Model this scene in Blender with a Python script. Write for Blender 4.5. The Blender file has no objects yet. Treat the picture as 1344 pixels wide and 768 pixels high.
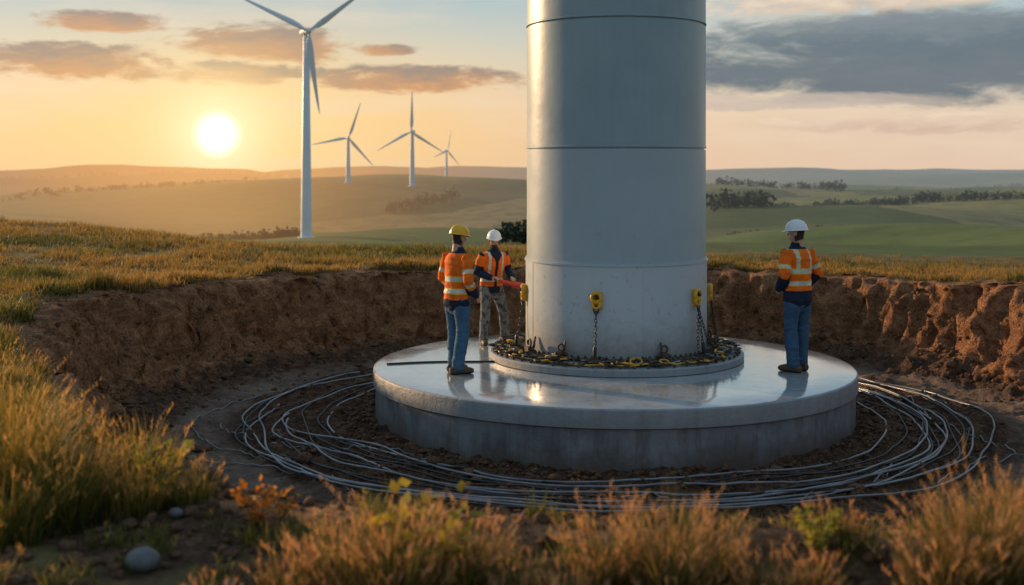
import bpy, math, random
import numpy as np
from mathutils import Vector, Matrix
random.seed(5); rng=np.random.default_rng(7)
scene=bpy.context.scene
scene.view_settings.view_transform='Standard'; scene.view_settings.look='None'; scene.view_settings.exposure=0
F=1586.0; CZ=3.15
CX,CY=1.305,15.8      # foundation centre
TX,TY=1.40,16.3       # tower centre
SUN_AZ=math.radians(-52); SUN_EL=math.radians(11.5)

# ------------------------------------------------------------ noise
def _h(ix,iy,iz,s):
    h=(ix*374761393+iy*668265263+iz*1440662683+s*974634777)&0xffffffff
    h=((h^(h>>13))*1274126177)&0xffffffff
    return ((h^(h>>16))&0xffffff)/float(0xffffff)
def vn(x,y,z=0,s=0):
    x=np.asarray(x,float);y=np.asarray(y,float);z=np.zeros_like(x)+z
    ix=np.floor(x).astype(np.int64);iy=np.floor(y).astype(np.int64);iz=np.floor(z).astype(np.int64)
    fx=x-ix;fy=y-iy;fz=z-iz
    fx=fx*fx*fx*(fx*(fx*6-15)+10);fy=fy*fy*fy*(fy*(fy*6-15)+10);fz=fz*fz*(3-2*fz)
    def L(a,b,t): return a+(b-a)*t
    c=[[ [_h(ix+i,iy+j,iz+k,s) for k in (0,1)] for j in (0,1)] for i in (0,1)]
    return L(L(L(c[0][0][0],c[1][0][0],fx),L(c[0][1][0],c[1][1][0],fx),fy),
             L(L(c[0][0][1],c[1][0][1],fx),L(c[0][1][1],c[1][1][1],fx),fy),fz)*2-1
def fbm(x,y,z=0,s=0,o=4,g=.5):
    t=0;a=1;n=0
    x=np.asarray(x,float);y=np.asarray(y,float)
    for i in range(o):
        t=t+a*vn(x*2**i+13.7*i,y*2**i+7.1*i,np.asarray(z)*2**i,s+i);n+=a;a*=g
    return t/n
def ss(a,b,x):
    t=np.clip((x-a)/(b-a),0,1);return t*t*(3-2*t)

# ------------------------------------------------------------ terrain
_ta=np.array([0,25,45,90,135,180,200,225,248,261,271,280,297,322,345,360.])
_tr=np.array([7.2,7.3,7.3,7.3,7.3,7.3,7.24,7.75,9.4,9.95,9.95,9.7,8.4,7.5,7.2,7.2])
_fa=np.arange(0,360,1.0);_fr=np.interp(_fa,_ta,_tr)
_k=np.ones(15)/15;_fr=np.convolve(np.concatenate([_fr[-14:],_fr,_fr[:14]]),_k,'same')[14:-14]
def rimR(a):
    d=np.degrees(a)%360
    return np.interp(d,np.append(_fa,360),np.append(_fr,_fr[0]))+.30*fbm(np.cos(a)*3.2,np.sin(a)*3.2,0,41,4)+.07*fbm(np.cos(a)*16,np.sin(a)*16,0,43,3)
_lr=np.log(np.array([20,27,45,60,100,150,300,450,800,1442,3000,6000,9000,20000.]))
_lz=np.array([1.6,1.25,-.5,-2,-4.8,-7.5,-12.3,-16,-21,-24,-20,-3,8,8.])
def outside(x,y):
    rho=np.sqrt(x*x+y*y)+1e-6; u=np.arctan2(x,y)
    e=np.interp(u,[-2.5,-1.2,-.6,-.40,-.30,-.23,-.17,-.1,.6,1.5,2.5],[60,46,46,43,36,31,28.5,27,28,40,60])
    pl=1.34+.32*ss(-5,-18,x)+.05*fbm(x*.5,y*.5,0,3)+.10*fbm(x*.13,y*.13,0,5)-.14*ss(18,30,y)*ss(-10,0,x)
    pl=pl+.03*fbm(x*3,y*3,0,6,3)
    v=np.interp(np.log(np.maximum(rho,20)),_lr,_lz)
    for i,(Lw,am) in enumerate([(70,.012),(150,.028),(380,.028),(900,.022),(2400,.018)]):
        v=v+am*Lw*(vn(x/Lw+3.3*i+y/Lw*.35,y/Lw*1.25+8,0,60+i)+.3*vn(x/Lw*2+3.3*i,y/Lw*2.5+8,0,70+i))*ss(Lw*.5,Lw*1.3,rho)
    # rises of the valley: a green shoulder behind the pit, a darker one to the right, others further off
    v=v+5.5*np.exp(-((rho-350-80*np.sin(u*3))/75)**2)*ss(-.30,-.02,u)*(1-ss(.05,.22,u))
    v=v+5.0*np.exp(-((rho-235-60*np.sin(u*5+1))/50)**2)*ss(.08,.22,u)
    v=v+7.0*np.exp(-((rho-620+160*np.sin(u*6))/110)**2)*ss(.05,.2,u)
    v=v+10*np.exp(-((rho-1350+260*np.sin(u*8+2))/220)**2)*ss(-.1,.3,np.abs(u+.05))
    b=ss(0,1,(rho-e+2)/16)
    return pl*(1-b)+v*b
def ground_full(x,y):
    x=np.asarray(x,float);y=np.asarray(y,float)
    dx=x-CX;dy=y-CY;r=np.sqrt(dx*dx+dy*dy);a=np.arctan2(dy,dx)
    R=rimR(a);ww=1.25+.30*fbm(np.cos(a)*5,np.sin(a)*5,0,9,3);base=R-ww
    side=ss(-.92,-.6,np.sin(a))
    trk=ss(4.75,5.05,r)*(1-ss(5.4,5.75,r))*side*(.6+.4*ss(-.3,.3,fbm(x*1.1,y*1.1,0,19,3)))
    rough=(1-.75*trk)
    near=(r<14)
    fl=.05*fbm(x*1.3,y*1.3,0,20)+rough*(.085*fbm(x*4.5,y*4.5,0,22,4,.6)+.07*np.maximum(fbm(x*9,y*9,0,25,2),0)) -.03*trk-.03*ss(4.2,3.2,r)
    fl=fl+.03*np.exp(-((r-3.1)/.42)**2)*(1+.8*fbm(x*2,y*2,0,28,2))+.16*ss(.0,.9,r-base+.6)*(1+1.2*fbm(x*3,y*3,0,30,3))
    fl=np.where(near,fl,0)
    w=np.clip((r-base)/ww,0,1)
    wn=np.clip(w+.22*fbm(x*2.0,y*2.0,0,31,5,.6)*(w*(1-w)*4),0,1)
    prof=.20*ss(0,.6,wn)+.80*ss(.34,.80,wn)
    out=outside(x,y)
    mound=.14*np.exp(-((r-R-.25)/.35)**2)*(.6+fbm(x*1.5,y*1.5,0,33,3))
    z=fl*(1-prof)+(out+mound)*prof
    return z,r,a,R,base,w,trk
def ground(x,y): return ground_full(x,y)[0]
def g1(x,y): return float(ground(np.array([x]),np.array([y]))[0])

def mk_obj(name,mesh,mat=None,parent=None,smooth=True,sharp=None):
    o=bpy.data.objects.new(name,mesh);scene.collection.objects.link(o)
    if mat is not None:
        for m in (mat if isinstance(mat,(list,tuple)) else [mat]): mesh.materials.append(m)
    if smooth:
        mesh.polygons.foreach_set('use_smooth',np.ones(len(mesh.polygons),dtype=bool))
        if sharp: mesh.set_sharp_from_angle(angle=math.radians(sharp))
    if parent: o.parent=parent
    return o
def mk_mesh(name,V,Fc):
    m=bpy.data.meshes.new(name);m.from_pydata([tuple(v) for v in V],[],[tuple(f) for f in Fc]);m.update();return m
def np_mesh(name,V,T,k=3):
    m=bpy.data.meshes.new(name);V=np.asarray(V,np.float32);T=np.asarray(T,np.int32)
    m.vertices.add(len(V));m.vertices.foreach_set('co',V.ravel())
    m.loops.add(T.size);m.loops.foreach_set('vertex_index',T.ravel())
    m.polygons.add(len(T));m.polygons.foreach_set('loop_start',np.arange(0,T.size,k,dtype=np.int32))
    m.update(calc_edges=True);return m
def empty(name,loc=(0,0,0),rz=0,sc=1):
    e=bpy.data.objects.new(name,None);e.location=loc;e.rotation_euler=(0,0,rz);e.scale=(sc,)*3
    e.empty_display_size=.2;scene.collection.objects.link(e);return e

# ------------------------------------------------------------ material helpers
class NT:
    def __init__(s,nt): s.nt=nt;s.n=nt.nodes;s.l=nt.links
    def new(s,t,**k):
        n=s.n.new(t)
        for a,b in k.items(): setattr(n,a,b)
        return n
    def put(s,sock,v):
        if v is None: return
        if hasattr(v,'is_output'): s.l.new(v,sock)
        elif isinstance(v,(tuple,list)):
            if len(v)==3 and sock.type=='RGBA': v=(*v,1)
            sock.default_value=v
        else: sock.default_value=v
    def m(s,op,a,b=None,c=None,clamp=False):
        n=s.new('ShaderNodeMath',operation=op);n.use_clamp=clamp
        s.put(n.inputs[0],a);s.put(n.inputs[1],b);s.put(n.inputs[2],c);return n.outputs[0]
    def mix(s,f,a,b,mode='MIX'):
        n=s.new('ShaderNodeMix',data_type='RGBA',blend_type=mode);n.clamp_factor=True
        s.put(n.inputs[0],f);s.put(n.inputs[6],a);s.put(n.inputs[7],b);return n.outputs[2]
    def noise(s,vec,scale,detail=4,rough=.55,out=0,dist=0):
        n=s.new('ShaderNodeTexNoise');s.put(n.inputs['Vector'],vec);n.inputs['Scale'].default_value=scale
        n.inputs['Detail'].default_value=detail;n.inputs['Roughness'].default_value=rough;n.inputs['Distortion'].default_value=dist
        return n.outputs[out]
    def rng(s,v,a,b,c=0,d=1,smooth=False):
        n=s.new('ShaderNodeMapRange');n.interpolation_type='SMOOTHSTEP' if smooth else 'LINEAR'
        s.put(n.inputs[0],v)
        for i,q in enumerate((a,b,c,d)): s.put(n.inputs[i+1],q)
        return n.outputs[0]
    def ramp(s,f,st):
        n=s.new('ShaderNodeValToRGB');s.put(n.inputs[0],f);e=n.color_ramp.elements
        while len(e)<len(st): e.new(.5)
        for q,(p,c) in zip(e,st): q.position=p;q.color=(*c,1)
        return n.outputs[0]
    def comb(s,x,y,z=0):
        n=s.new('ShaderNodeCombineXYZ');s.put(n.inputs[0],x);s.put(n.inputs[1],y);s.put(n.inputs[2],z);return n.outputs[0]
    def attr(s,name,out='Fac'):
        n=s.new('ShaderNodeAttribute',attribute_name=name);return n.outputs[out]
    def bump(s,h,st,d=.02,nrm=None):
        n=s.new('ShaderNodeBump');s.put(n.inputs['Height'],h);n.inputs['Strength'].default_value=st;n.inputs['Distance'].default_value=d
        if nrm is not None: s.put(n.inputs['Normal'],nrm)
        return n.outputs[0]
def newmat(name):
    m=bpy.data.materials.new(name);m.use_nodes=True;t=NT(m.node_tree);p=t.n['Principled BSDF'];return m,t,p,t.n['Material Output']
def simple(name,col,rough=.6,metal=0,var=.15,scale=8,bump=.2,bscale=40,bd=.004,spec=.5):
    m,t,p,o=newmat(name)
    tc=t.new('ShaderNodeTexCoord').outputs['Object']
    n=t.noise(tc,scale,5)
    c=t.mix(t.rng(n,.3,.7),tuple(x*(1-var) for x in col),tuple(min(1,x*(1+var)) for x in col))
    t.put(p.inputs['Base Color'],c);t.put(p.inputs['Roughness'],t.rng(n,.2,.8,rough*.85,min(1,rough*1.15)))
    p.inputs['Metallic'].default_value=metal;p.inputs['Specular IOR Level'].default_value=spec
    if bump: t.put(p.inputs['Normal'],t.bump(t.noise(tc,bscale,4),bump,bd))
    return m

def painted_haze(t,P,sp,shader,o):
    # aerial perspective painted on as emission, growing with distance from the site
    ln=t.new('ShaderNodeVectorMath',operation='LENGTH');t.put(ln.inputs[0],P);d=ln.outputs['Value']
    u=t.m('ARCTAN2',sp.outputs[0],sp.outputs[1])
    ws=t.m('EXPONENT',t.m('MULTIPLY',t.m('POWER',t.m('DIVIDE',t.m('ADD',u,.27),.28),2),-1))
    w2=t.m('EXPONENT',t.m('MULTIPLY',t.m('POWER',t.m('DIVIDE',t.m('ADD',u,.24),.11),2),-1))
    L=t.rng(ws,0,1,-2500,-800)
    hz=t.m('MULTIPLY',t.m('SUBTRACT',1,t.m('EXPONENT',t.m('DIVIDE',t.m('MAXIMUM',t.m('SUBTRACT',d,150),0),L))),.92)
    hc=t.mix(ws,(.25,.275,.275),(.68,.34,.135));hc=t.mix(t.m('MULTIPLY',w2,.75),hc,(1.0,.52,.19))  # emitted tint turns orange towards the sun's bearing, a painted sun glow
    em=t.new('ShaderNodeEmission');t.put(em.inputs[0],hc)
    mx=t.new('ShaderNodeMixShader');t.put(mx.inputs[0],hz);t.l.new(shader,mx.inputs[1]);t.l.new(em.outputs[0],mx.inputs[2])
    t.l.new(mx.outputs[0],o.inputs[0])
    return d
def ground_mat():
    m,t,p,o=newmat('ground_soil_meadow_fields')
    P=t.new('ShaderNodeNewGeometry').outputs['Position']
    sp=t.new('ShaderNodeSeparateXYZ');t.put(sp.inputs[0],P)
    soil=t.attr('soil');wall=t.attr('wall');trk=t.attr('track')
    n1=t.noise(P,1.1,4,.6);n2=t.noise(P,6,5,.65);n3=t.noise(P,30,4,.7)
    sc=t.ramp(t.m('ADD',t.m('MULTIPLY',n2,.5),t.m('MULTIPLY',n3,.5)),[(.36,(.036,.018,.010)),(.5,(.105,.053,.029)),(.64,(.25,.14,.08))])
    wc=t.ramp(t.m('ADD',t.m('MULTIPLY',n2,.45),t.m('MULTIPLY',n3,.55)),[(.38,(.11,.046,.021)),(.5,(.36,.165,.075)),(.62,(.56,.295,.15))])
    st=t.noise(t.comb(t.m('MULTIPLY',sp.outputs[0],.6),t.m('MULTIPLY',sp.outputs[1],.6),t.m('MULTIPLY',sp.outputs[2],7)),1.5,4,.6)
    wc=t.mix(t.rng(st,.45,.62,0,.5),wc,(.18,.082,.040))
    tk=t.mix(t.rng(n2,.35,.65),(.17,.12,.085),(.30,.225,.165))
    s=t.mix(wall,sc,wc);s=t.mix(t.m('MULTIPLY',trk,t.rng(n1,.3,.5,.3,1)),s,tk)
    mg=t.ramp(t.m('ADD',t.m('MULTIPLY',n1,.5),t.m('MULTIPLY',n2,.5)),[(.35,(.05,.055,.018)),(.5,(.13,.105,.035)),(.65,(.22,.16,.06))])
    fp=t.comb(t.m('MULTIPLY',sp.outputs[0],.0055),t.m('MULTIPLY',sp.outputs[1],.0065),0)
    vo=t.new('ShaderNodeTexVoronoi');vo.inputs['Scale'].default_value=1.5
    wrp=t.new('ShaderNodeVectorMath',operation='ADD');t.put(wrp.inputs[0],fp)
    nz=t.noise(fp,1.2,3,.5,1);sv=t.new('ShaderNodeVectorMath',operation='SCALE');t.put(sv.inputs[0],nz);sv.inputs['Scale'].default_value=1.1
    t.put(wrp.inputs[1],sv.outputs[0]);t.put(vo.inputs['Vector'],wrp.outputs[0])
    vs=t.new('ShaderNodeSeparateColor');t.put(vs.inputs[0],vo.outputs['Color'])
    fc=t.ramp(vs.outputs[0],[(.0,(.035,.065,.020)),(.25,(.085,.140,.030)),(.5,(.16,.19,.05)),(.75,(.27,.21,.085)),(1,(.055,.085,.028))])
    fn=t.noise(P,.018,4,.6);fc=t.mix(t.rng(fn,.45,.62,0,.5),fc,(.13,.15,.04))
    fn2=t.noise(P,.10,4,.65);fc=t.mix(t.rng(fn2,.45,.64,0,.6),fc,(.045,.065,.022))
    fn3=t.noise(P,1.1,3,.6);fc=t.mix(t.rng(fn3,.4,.7,0,.35),fc,(.18,.15,.055))
    ln=t.new('ShaderNodeVectorMath',operation='LENGTH');t.put(ln.inputs[0],P);d=ln.outputs['Value']
    g=t.mix(t.rng(d,45,90),mg,fc)
    col=t.mix(soil,g,s)
    t.put(p.inputs['Base Color'],col)
    t.put(p.inputs['Roughness'],t.mix(soil,(.9,.9,.9),t.mix(trk,(.85,.85,.85),(.6,.6,.6))))
    p.inputs['Specular IOR Level'].default_value=.2
    h=t.m('ADD',t.m('MULTIPLY',n2,.8),t.m('MULTIPLY',n3,.55))
    t.put(p.inputs['Normal'],t.bump(t.m('MULTIPLY',h,t.rng(soil,0,1,.25,1)),1.0,.14))
    painted_haze(t,P,sp,p.outputs[0],o);return m
def build_ground():
    NA=900
    s=list(np.linspace(.02,.36,6))+list(np.arange(.37,.74,.0085))+list(np.arange(.74,1.04,.0040))+list(np.arange(1.045,1.6,.011))
    q=s[-1]
    while q<1300: q*=1.020;s.append(q)
    s=np.array(s);a=np.linspace(0,2*np.pi,NA,endpoint=False)
    A,S=np.meshgrid(a,s);R=rimR(A);wbl=ss(3,40,S)
    r=S*(R*(1-wbl)+7.5*wbl)
    x=CX+r*np.cos(A);y=CY+r*np.sin(A)
    z,rr,aa,RR,base,w,trk=ground_full(x,y)
    wm=ss(0.02,.2,w)*(1-ss(.93,1.0,w))
    # crumbly eroded face: push wall verts along the radius
    dr=wm*(.30*fbm(x*2.2,y*2.2,z*.8,77,4,.6)+.12*fbm(x*8,y*8,z*4,78,3,.6))
    x2=x+dr*np.cos(A);y2=y+dr*np.sin(A)
    z=z+np.where(rr<9,.018*fbm(x*14,y*14,0,79,2),0)
    V=np.stack([x2,y2,z],-1).reshape(-1,3);V=np.vstack([V,[[CX,CY,0]]])
    ns=len(s);i=np.arange(ns-1)[:,None]*NA;j=np.arange(NA)[None,:];j2=(j+1)%NA
    T=np.stack([i+j,i+NA+j,i+NA+j2,i+j2],-1).reshape(-1,4)
    me=np_mesh('ground',V,T,4)
    n1=fbm(x*1.2,y*1.2,0,90);n2=fbm(x*4,y*4,0,91)
    soil=1-ss(.985,1.02,S+.03*n2)
    dirt=ss(-.15,.15,n1+.35*n2+.15)*(1-ss(1.12,1.25,S))*ss(9.5,8,y)*ss(1.2,-1.2,x)
    dirt=np.maximum(dirt,(1-ss(1.04,1.10,S+.04*n1))*ss(11,8,y))
    soil=np.maximum(soil,dirt*.95)
    wallm=ss(0,.3,w)*(S<1.03)
    for nm,arr in (('soil',soil),('wall',wallm),('track',trk*(S<1))):
        at=me.attributes.new(nm,'FLOAT','POINT');at.data.foreach_set('value',np.append(arr.ravel(),[0]).astype(np.float32))
    mk_obj('ground',me,ground_mat())
build_ground()

# ------------------------------------------------------------ lathe etc
def lathe(prof,seg=128,cx=0,cy=0,closed=False):
    V=[];Fc=[]
    for r,z in prof:
        for k in range(seg):
            a=2*math.pi*k/seg;V.append((cx+r*math.cos(a),cy+r*math.sin(a),z))
    n=len(prof)
    for i in range(n-1 if not closed else n):
        for k in range(seg):
            k2=(k+1)%seg;i2=(i+1)%n
            Fc.append((i*seg+k,i*seg+k2,i2*seg+k2,i2*seg+k))
    return V,Fc
def tubegeo(pts,rads,ref=(0,1,0),n=14,cap=True):
    pts=[Vector(p) for p in pts];V=[];Fc=[]
    rads=[(r,r) if not isinstance(r,(tuple,list)) else r for r in rads]
    if cap:
        t0=(pts[0]-pts[1]).normalized();t1=(pts[-1]-pts[-2]).normalized()
        m0=min(rads[0]);m1=min(rads[-1])
        pts=[pts[0]+t0*m0*.6]+pts+[pts[-1]+t1*m1*.6]
        rads=[(rads[0][0]*.72,rads[0][1]*.72)]+rads+[(rads[-1][0]*.72,rads[-1][1]*.72)]
    ref=Vector(ref)
    for i,p in enumerate(pts):
        if i==0:t=pts[1]-pts[0]
        elif i==len(pts)-1:t=pts[-1]-pts[-2]
        else:t=(pts[i+1]-pts[i]).normalized()+(pts[i]-pts[i-1]).normalized()
        t.normalize();s=ref-ref.dot(t)*t
        if s.length<1e-3: s=Vector((1,0,0))-Vector((1,0,0)).dot(t)*t
        s.normalize();u=t.cross(s)
        for k in range(n):
            a=2*math.pi*k/n;V.append(p+s*math.cos(a)*rads[i][0]+u*math.sin(a)*rads[i][1])
    m=len(pts)
    for i in range(m-1):
        for k in range(n):
            k2=(k+1)%n;Fc.append((i*n+k,i*n+k2,(i+1)*n+k2,(i+1)*n+k))
    V.append(pts[0]);V.append(pts[-1])
    for k in range(n):
        k2=(k+1)%n;Fc.append((len(V)-2,k2,k));Fc.append((len(V)-1,(m-1)*n+k,(m-1)*n+k2))
    return V,Fc
def boxgeo(c,s,R=None):
    V=[];c=Vector(c)
    for i in (-1,1):
        for j in (-1,1):
            for k in (-1,1):
                v=Vector((i*s[0]/2,j*s[1]/2,k*s[2]/2));V.append(c+(R@v if R else v))
    return V,[(0,1,3,2),(4,6,7,5),(0,4,5,1),(2,3,7,6),(0,2,6,4),(1,5,7,3)]
def torusgeo(c,R1,r1,ax='Z',n=20,m=8,sc=(1,1,1),M=None):
    V=[];Fc=[]
    for i in range(n):
        a=2*math.pi*i/n
        for j in range(m):
            b=2*math.pi*j/m
            v=Vector(((R1+r1*math.cos(b))*math.cos(a)*sc[0],(R1+r1*math.cos(b))*math.sin(a)*sc[1],r1*math.sin(b)*sc[2]))
            if M: v=M@v
            V.append(Vector(c)+v)
    for i in range(n):
        for j in range(m):
            Fc.append((i*m+j,((i+1)%n)*m+j,((i+1)%n)*m+(j+1)%m,i*m+(j+1)%m))
    return V,Fc
class G:
    def __init__(s): s.V=[];s.F=[]
    def add(s,vf,M=None):
        b=len(s.V);s.V+= [ (M@Vector(v) if M else v) for v in vf[0]];s.F+=[tuple(i+b for i in f) for f in vf[1]];return s
    def obj(s,name,mat,parent=None,smooth=True,sharp=40): return mk_obj(name,mk_mesh(name,s.V,s.F),mat,parent,smooth,sharp)

# ------------------------------------------------------------ foundation
def concrete(name,top=False):
    m,t,p,o=newmat(name)
    P=t.new('ShaderNodeTexCoord').outputs['Object'];sp=t.new('ShaderNodeSeparateXYZ');t.put(sp.inputs[0],P)
    n1=t.noise(P,1.3,6,.6);n2=t.noise(P,14,5,.6)
    if top:
        c=t.mix(t.rng(n1,.35,.65),(.38,.41,.42),(.58,.60,.60));c=t.mix(t.rng(n2,.45,.7,0,.3),c,(.32,.31,.30))
        dr=t.noise(P,3.2,6,.7);c=t.mix(t.rng(dr,.54,.68,0,.65),c,(.24,.18,.13))
        wet=t.rng(t.noise(P,.9,5,.55),.38,.50,0,1,True)
        t.put(p.inputs['Roughness'],t.rng(wet,0,1,.28,.06))
        t.put(p.inputs['Base Color'],t.mix(t.m('MULTIPLY',wet,.35),c,(.29,.33,.36)))
        p.inputs['Coat Weight'].default_value=.8;p.inputs['Coat Roughness'].default_value=.09
        t.put(p.inputs['Normal'],t.bump(t.m('ADD',t.m('MULTIPLY',n2,.6),t.m('MULTIPLY',t.noise(P,2.5,3),2)),.14,.02))
    else:
        az=t.m('ARCTAN2',sp.outputs[1],sp.outputs[0])
        stv=t.comb(t.m('MULTIPLY',az,9),t.m('MULTIPLY',sp.outputs[2],.7),0)
        st=t.noise(stv,2.2,6,.65)
        c=t.mix(t.rng(n1,.35,.65),(.165,.185,.20),(.245,.265,.275));c=t.mix(t.rng(st,.46,.64,0,.75),c,(.105,.105,.105))
        c=t.mix(t.rng(t.noise(P,5,6,.7),.55,.7,0,.4),c,(.36,.37,.37))
        c=t.mix(t.rng(sp.outputs[2],.425,.445,0,.42),c,(.36,.38,.39))
        lo=t.rng(t.m('ADD',sp.outputs[2],t.m('MULTIPLY',t.m('SUBTRACT',n1,.5),.5)),-.02,.24,.8,0)
        c=t.mix(lo,c,(.11,.075,.05))
        fr=t.m('FRACT',t.m('MULTIPLY',az,28/6.28318));jn=t.m('MULTIPLY',t.m('LESS_THAN',fr,.010),t.m('LESS_THAN',sp.outputs[2],.43))
        c=t.mix(t.m('MULTIPLY',jn,.5),c,(.08,.075,.07))
        t.put(p.inputs['Base Color'],c);p.inputs['Roughness'].default_value=.5
        t.put(p.inputs['Normal'],t.bump(t.m('ADD',n2,t.m('MULTIPLY',t.noise(P,60,3),.4)),.45,.016))
    return m
m_ctop=concrete('wet_trowelled_concrete',True);m_cside=concrete('formed_concrete')
fe=empty('concrete_foundation',(CX,CY,0))
G().add(lathe([(3.07,-.2),(3.07,.425),(3.10,.44),(3.10,.615),(3.095,.632),(3.08,.645)],192)).obj('side_wall',m_cside,fe,sharp=30)
V,Fc=lathe([(3.08,.645),(3.05,.652),(2.6,.652),(1.9,.652),(1.2,.652),(.1,.652)],192)
mk_obj('top_slab',mk_mesh('top_slab',V,Fc),m_ctop,fe,True,30)
# ------------------------------------------------------------ main tower
def tower_paint():
    m,t,p,o=newmat('grey_white_tower_paint')
    P=t.new('ShaderNodeTexCoord').outputs['Object'];sp=t.new('ShaderNodeSeparateXYZ');t.put(sp.inputs[0],P)
    az=t.m('ARCTAN2',sp.outputs[1],sp.outputs[0])
    st=t.noise(t.comb(t.m('MULTIPLY',az,7),t.m('MULTIPLY',sp.outputs[2],.35),0),2.5,6,.65)
    n1=t.noise(P,1.2,6,.6);n2=t.noise(P,9,5,.7)
    c=t.mix(t.rng(n1,.3,.7),(.25,.335,.37),(.315,.40,.43));c=t.mix(t.rng(st,.5,.75,0,.2),c,(.20,.245,.265))
    mid=t.rng(sp.outputs[2],3.44,3.46,1,0);c=t.mix(t.m('MULTIPLY',mid,.30),c,(.50,.56,.58))
    low=t.rng(sp.outputs[2],1.95,2.0,1,0)
    c=t.mix(t.m('MULTIPLY',low,.55),c,(.56,.61,.63))
    lo=t.rng(t.m('ADD',sp.outputs[2],t.m('MULTIPLY',t.m('SUBTRACT',n2,.5),.9)),.75,1.3,.85,0)
    c=t.mix(lo,c,(.27,.25,.22))
    sc=t.m('MULTIPLY',t.rng(n2,.59,.69),t.rng(sp.outputs[2],1.5,2.6,.6,.07));c=t.mix(sc,c,(.22,.17,.13))
    t.put(p.inputs['Base Color'],c);t.put(p.inputs['Roughness'],t.rng(n1,.3,.7,.30,.42))
    t.put(p.inputs['Normal'],t.bump(t.m('ADD',t.m('MULTIPLY',n1,2),t.m('MULTIPLY',n2,.12)),.15,.03));return m
m_tw=tower_paint()
m_steel=simple('galvanised_steel',(.42,.43,.44),.4,.8,.2,12)
m_dark=simple('dark_steel',(.05,.048,.045),.45,.6,.3,20)
m_rust=simple('muddy_rigging_steel',(.10,.075,.055),.6,.5,.5,25)
m_yel=simple('yellow_enamel',(.72,.36,.02),.4,0,.2,15)
m_blk=simple('black_rubber',(.02,.02,.021),.5)
m_grc=simple('grey_conduit',(.19,.195,.205),.30,0,.4,3)
te=empty('turbine_tower',(TX,TY,0))
RT=1.2
prof=[(RT+.015,.75),(RT+.015,1.955),(RT+.03,1.96),(RT+.03,1.985),(RT+.012,1.99),(RT+.012,2.005),(RT,2.01)]
for z in (3.46,5.10,8.2,11.4,14.6):
    prof+=[(RT,z-.026),(RT-.020,z-.022),(RT-.020,z-.004),(RT+.008,z-.002),(RT+.008,z+.018),(RT,z+.022)]
prof+=[(RT,18),(RT+.03,18.02),(RT+.03,18.1),(RT-.1,18.1)]
G().add(lathe(prof,160)).obj('tower_shell',m_tw,te,sharp=28)
g=G()
for a0 in (-68,12,100,190):
    a=math.radians(a0-90+0);R=Matrix.Rotation(a,3,'Z')
    g.add(boxgeo((math.cos(a)*(RT+.015),math.sin(a)*(RT+.015),1.35),(.008,.018,1.19),R))
g.obj('weld_seams',m_tw,te,False)
G().add(lathe([(1.69,.655),(1.70,.66),(1.70,.735),(1.685,.75),(1.1,.75)],160)).obj('base_plinth',m_cside,te,sharp=30)
G().add(lathe([(1.40,.752),(1.40,.79),(1.385,.80),(1.2,.80)],160)).obj('base_flange',m_rust,te,sharp=30)
g=G()
for k in range(90):
    a=2*math.pi*k/90
    x,y=1.30*math.cos(a),1.30*math.sin(a);hh=.80
    g.add(tubegeo([(x,y,hh),(x,y,hh+.03)],[.024,.024],n=6,cap=False));g.add(tubegeo([(x,y,hh+.03),(x,y,hh+.048)],[.012,.012],n=6,cap=False))
for k in range(60):
    a=2*math.pi*(k+.5)/60;x,y=1.64*math.cos(a),1.64*math.sin(a)
    g.add(tubegeo([(x,y,.75),(x,y,.785)],[.018,.018],n=6,cap=False))
g.obj('anchor_bolts',m_rust,te,True,30)
g=G();g2=G();g3=G()
for k in range(460):
    a=random.uniform(0,2*math.pi);rr=random.uniform(1.34,1.64);x,y=rr*math.cos(a),rr*math.sin(a)
    M=Matrix.Translation((x,y,.775+random.uniform(0,.06)))@Matrix.Rotation(random.uniform(0,6.28),4,'Z')@Matrix.Rotation(random.uniform(-.9,.9),4,'X')
    q=random.random();tg=random.choice((g,g,g,g2,g2,g2,g3))
    if q<.4: tg.add(torusgeo((0,0,0),random.uniform(.022,.05),.008,n=12,m=6,sc=(1.5,1,1)),M)
    elif q<.8:
        L=random.uniform(.05,.13);tg.add(tubegeo([(-L,0,0),(-L*.4,0,0),(L*.4,0,0),(L,0,0)],[.008,.017,.017,.008],n=8),M)
    else: tg.add(boxgeo((0,0,0),(random.uniform(.04,.09),.04,.03)),M)
for a0 in (-36,22,-62,75,100,140,180,220):
    a=math.radians(a0-90);c=Vector((1.33*math.cos(a),1.33*math.sin(a),0));R=Matrix.Rotation(a,4,'Z')
    M=Matrix.Translation(c)@R
    g.add(boxgeo((0,0,.84),(.09,.10,.08)),M);g.add(torusgeo((0,0,.93),.045,.014,M=Matrix.Rotation(math.pi/2,3,'Y')),M)
    g.add(tubegeo([(-.06,0,.86),(-.09,0,1.0)],[.02,.012],n=8),M);g.add(tubegeo([(0,-.09,.85),(0,.09,.85)],[.018,.018],n=8),M)
    g.add(boxgeo((.06,.04,.80),(.1,.05,.05)),M)
g.obj('rigging_hardware',m_rust,te,True,35);g2.obj('shackles',m_dark,te,True,35);g3.obj('yellow_clamps',m_yel,te,True,35)
def curve(name,pts,r,mat,parent=None,cyc=False):
    c=bpy.data.curves.new(name,'CURVE');c.dimensions='3D';c.bevel_depth=r;c.bevel_resolution=2;c.use_fill_caps=True
    for P in (pts if isinstance(pts[0][0],(tuple,list,Vector)) else [pts]):
        s=c.splines.new('POLY');s.points.add(len(P)-1)
        for q,v in zip(s.points,P): q.co=(v[0],v[1],v[2],1)
        s.use_cyclic_u=cyc;s.use_smooth=True
    c.materials.append(mat);o=bpy.data.objects.new(name,c);scene.collection.objects.link(o)
    if parent:o.parent=parent
    return o
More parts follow.
